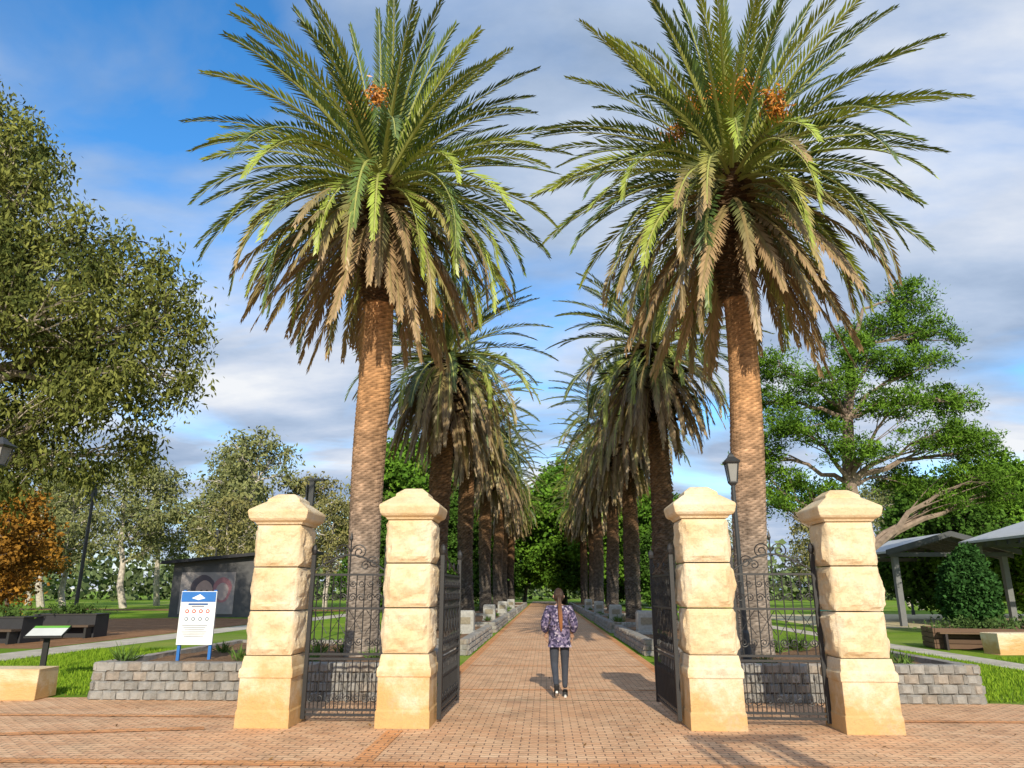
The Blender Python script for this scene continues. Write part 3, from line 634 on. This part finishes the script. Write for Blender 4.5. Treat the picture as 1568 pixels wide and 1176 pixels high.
b.box((2.6,-2.02,1.05),(1.0,.05,2.1),(.16,.07,.05)); b.obj('walls_roof_mural',M_vc,e)
e=empty('park_pavilion',(0,0,0)); b=MB()
def gable(x0,x1,y0,y1,ze,zr):
    xm=(x0+x1)/2; t=.10
    for (a,za,c,zc) in((x0,ze,xm,zr),(xm,zr,x1,ze)):
        vs=[(a,y0,za),(c,y0,zc),(c,y1,zc),(a,y1,za),(a,y0,za-t),(c,y0,zc-t),(c,y1,zc-t),(a,y1,za-t)]
        b.add(vs,[(0,1,2,3),(7,6,5,4),(0,4,5,1),(2,6,7,3),(3,7,4,0),(1,5,6,2)],(.45,.47,.49))
        vs=[(a,y0-.06,za+.06),(c,y0-.06,zc+.06),(c,y0-.06,zc-.2),(a,y0-.06,za-.2),(a,y0-.003,za+.06),(c,y0-.003,zc+.06),(c,y0-.003,zc-.2),(a,y0-.003,za-.2)]
        b.add(vs,[(3,2,1,0),(4,5,6,7),(0,1,5,4),(2,3,7,6)],(.07,.075,.08))
        for j in range(6):
            yy=y0+.6+(y1-y0-1.2)*j/5; b.add([(a,yy,za-t-.02),(c,yy,zc-t-.02),(c,yy+.12,zc-t-.02),(a,yy+.12,za-t-.02),(a,yy,za-t-.22),(c,yy,zc-t-.22),(c,yy+.12,zc-t-.22),(a,yy+.12,za-t-.22)],[(0,1,5,4),(2,3,7,6),(4,5,6,7)],(.09,.09,.10))
    b.box((xm,y0+.3,ze-.15),(x1-x0-.5,.12,.2),(.08,.085,.09)); b.box((xm,y1-.3,ze-.15),(x1-x0-.5,.12,.2),(.08,.085,.09))
    for x in(x0+.6,x1-.6):
        for y in(y0+.5,y1-.5): b.box((x,y,(ze-.2)/2),(.26,.26,ze-.2),(.16,.165,.17))
gable(16.6,23,37,44,3.5,4.4); gable(20.0,28.5,31.5,36.8,3.9,5.2); gable(24,34,37.5,45,4.3,5.6)
b.obj('roof_and_posts',M_vc,e)

# ------------------------------------------------------------ person
def skin(name,verts,edges,rads,mat,parent,root=0,sub=2):
    me=bpy.data.meshes.new(name); me.from_pydata(verts,edges,[]); o=bpy.data.objects.new(name,me); link(o)
    o.modifiers.new('skin','SKIN')
    sv=me.skin_vertices[0].data
    for i,r in enumerate(rads): sv[i].radius=(r,r) if not hasattr(r,'__len__') else r; sv[i].use_root=(i==root)
    s=o.modifiers.new('sub','SUBSURF'); s.levels=sub; s.render_levels=sub
    dg=bpy.context.evaluated_depsgraph_get(); m2=bpy.data.meshes.new_from_object(o.evaluated_get(dg)); bpy.data.objects.remove(o)
    m2.materials.clear()
    mats=mat if isinstance(mat,list) else [mat]
    for m in mats: m2.materials.append(m)
    for p in m2.polygons: p.use_smooth=True; p.material_index=0
    o=bpy.data.objects.new(name,m2); return link(o,parent)
M_jean=simple('denim',(.045,.052,.07),.85,.3,12); M_skin=simple('skin',(.50,.30,.21),.55,.08,10); M_shoe=simple('shoe',(.02,.02,.022),.6,.2,10)
M_sole=simple('sole',(.6,.6,.58),.6,.1,10)
m,nt,out=newmat('jacket_fabric'); o=obco(nt); v=N(nt,'ShaderNodeTexVoronoi'); v.inputs['Scale'].default_value=34; nt.links.new(o,v.inputs['Vector'])
sp_=N(nt,'ShaderNodeSeparateColor'); nt.links.new(v.outputs['Color'],sp_.inputs[0])
c=ramp(nt,sp_.outputs[0],[(.0,(.045,.04,.08)),(.4,(.12,.10,.18)),(.68,(.22,.18,.28)),(.88,(.38,.34,.42))],'CONSTANT')
finish(nt,out,c,.9,.1,noise_n(nt,o,18),.5,.02); M_jack=m
def hairmat(name,a,b_):
    m,nt,out=newmat(name); o=obco(nt); sp_=N(nt,'ShaderNodeSeparateXYZ'); nt.links.new(o,sp_.inputs[0])
    mr=N(nt,'ShaderNodeMapRange'); nt.links.new(sp_.outputs[2],mr.inputs[0]); mr.inputs[1].default_value=1.2; mr.inputs[2].default_value=1.5
    c=mixc(nt,mr.outputs[0],a,b_); wv=N(nt,'ShaderNodeTexWave'); wv.inputs['Scale'].default_value=22; wv.inputs['Distortion'].default_value=3; nt.links.new(o,wv.inputs[0])
    finish(nt,out,c,.5,.4,wv.outputs[1],.6,.01); return m
M_hair=hairmat('hair',(.30,.12,.045),(.06,.03,.017)); M_hair2=hairmat('hair_dark',(.05,.026,.015),(.05,.026,.015))
P_=empty('walking_woman',(.22,12.55,.012)); P_.rotation_euler=(0,0,R(2))
V=[(0,0,.90),(0,0,1.02),(0,-.01,1.16),(0,-.01,1.32),(0,-.005,1.40),(0,.01,1.46),
   (.085,0,.86),(.085,.07,.48),(.08,.06,.12),(-.085,0,.86),(-.085,.015,.47),(-.07,-.24,.19),
   (.15,-.01,1.36),(.235,-.05,1.12),(.20,.08,.95),(-.15,-.01,1.36),(-.235,-.05,1.12),(-.20,.08,.95)]
E=[(0,1),(1,2),(2,3),(3,4),(4,5),(0,6),(6,7),(7,8),(0,9),(9,10),(10,11),(3,12),(12,13),(13,14),(3,15),(15,16),(16,17)]
Rd=[(.13,.10),(.115,.09),(.12,.09),(.125,.09),(.055,.055),(.048,.048),.098,.064,.045,.098,.064,.045,.055,.042,.032,.055,.042,.032]
o=skin('body',V,E,Rd,[M_jean,M_skin],P_)
for p in o.data.polygons: p.material_index=1 if (p.center.z>1.39 or (p.center.z>.9 and abs(p.center.x)>.17)) else 0
V=[(0,0,.83),(0,0,.93),(0,0,1.06),(0,-.01,1.2),(0,-.01,1.32),(0,0,1.40),(.165,-.01,1.335),(.215,-.03,1.22),(.25,-.05,1.10),(.225,.04,.98),(-.165,-.01,1.335),(-.215,-.03,1.22),(-.25,-.05,1.10),(-.225,.04,.98)]
E=[(0,1),(1,2),(2,3),(3,4),(4,5),(4,6),(6,7),(7,8),(8,9),(4,10),(10,11),(11,12),(12,13)]
skin('jacket',V,E,[(.165,.13),(.185,.15),(.175,.14),(.165,.13),(.155,.12),(.07,.07),.085,.078,.07,.05,.085,.078,.07,.05],M_jack,P_,root=1)
for (hx,hy,hz),(tx,ty,tz),nm in(((.08,.02,.045),(.09,.23,.035),'shoe_1'),((-.07,-.28,.15),(-.075,-.10,.035),'shoe_2')):
    H_=Vector((hx,hy,hz));T_=Vector((tx,ty,tz)); A_=H_+Vector((0,.03,.07))
    skin(nm,[H_,H_.lerp(T_,.5)+Vector((0,0,.01)),T_.lerp(H_,.15),T_,A_],[(0,1),(1,2),(2,3),(0,4)],[.042,.042,.044,.03,.045],M_shoe,P_,sub=2)
    b=MB()
    b.tube([H_-Vector((0,.035,.036)),H_.lerp(T_,.5)-Vector((0,0,.030)),T_+Vector((0,.03,-.026))],[.020,.024,.018],8,(1,1,1)); b.obj(nm+'_sole',M_sole,P_)
bm=bmesh.new(); bmesh.ops.create_uvsphere(bm,u_segments=28,v_segments=20,radius=1)
for v in bm.verts:
    x,y,z=v.co; k=1 if z>0 else 1-.28*(-z)**1.3
    y2=y*.098*(1 if y<0 else .95)*(k if y<0 else (1-.1*max(0,-z))); v.co=(x*.076*k,y2,z*.118)
me=bpy.data.meshes.new('head'); bm.to_mesh(me); bm.free(); me.materials.append(M_skin)
for p in me.polygons: p.use_smooth=True
h=link(bpy.data.objects.new('head',me),P_); h.location=(0,.025,1.545)
b=MB()
for sx in(-1,1):
    b.tube([(sx*.072,.02,1.515),(sx*.082,.012,1.53),(sx*.085,.008,1.555),(sx*.075,.015,1.57)],[.008,.013,.015,.008],6)
b.tube([(0,.115,1.575),(0,.135,1.545),(0,.12,1.53)],[.006,.014,.010],6); b.tube([(-.025,.105,1.487),(0,.115,1.487),(.025,.105,1.487)],[.004,.008,.004],6,(1,.6,.6))
b.obj('ears_nose_mouth',M_skin,P_,smooth=True)
b=MB()
for sx in(-1,1): b.tube([(sx*.030,.098,1.552),(sx*.030,.114,1.552)],[.012,.006],8)
b.obj('eyes',M_shoe,P_)
bm=bmesh.new(); bmesh.ops.create_uvsphere(bm,u_segments=28,v_segments=20,radius=1)
bmesh.ops.delete(bm,geom=[v for v in bm.verts if (v.co.y>.35 and v.co.z<.45) or v.co.z<-.62],context='VERTS')
for v in bm.verts:
    x,y,z=v.co; v.co=(x*.086,y*.110,z*.128+.004); v.co+=v.co.normalized()*.004*math.sin(x*40)
me=bpy.data.meshes.new('hair_cap'); bm.to_mesh(me); bm.free(); me.materials.append(M_hair2)
for p in me.polygons: p.use_smooth=True
h=link(bpy.data.objects.new('hair_cap',me),P_); h.location=(0,.02,1.548)
skin('hair_tail',[(0,-.09,1.56),(.0,-.135,1.52),(.005,-.15,1.42),(.012,-.165,1.30),(.018,-.172,1.18),(.022,-.168,1.06),(.024,-.16,1.0)],[(i,i+1) for i in range(6)],[.03,.036,.036,.040,.036,.026,.010],M_hair,P_)
for sx in(-1,1):
    V=[(sx*.222,.055,.965),(sx*.215,.085,.925),(sx*.212,.10,.885)]; E=[(0,1),(1,2)]; Rr=[.022,(.036,.018),(.036,.016)]
    skin('palm_%s'%('r' if sx>0 else 'l'),V,E,Rr,M_skin,P_)
    for k in range(4):
        oy=-.028+k*.019; L=[.062,.074,.070,.055][k]
        bx,by,bz=sx*.212,.10+oy,.885
        skin('finger',[(bx,by,bz),(bx,by+.006,bz-L*.45),(bx-sx*.012,by+.010,bz-L*.75),(bx-sx*.028,by+.012,bz-L*.95)],[(0,1),(1,2),(2,3)],[.0095,.009,.008,.007],M_skin,P_,sub=1)
    skin('thumb',[(sx*.212,.115,.92),(sx*.205,.145,.895),(sx*.198,.150,.865)],[(0,1),(1,2)],[.012,.010,.008],M_skin,P_,sub=1)
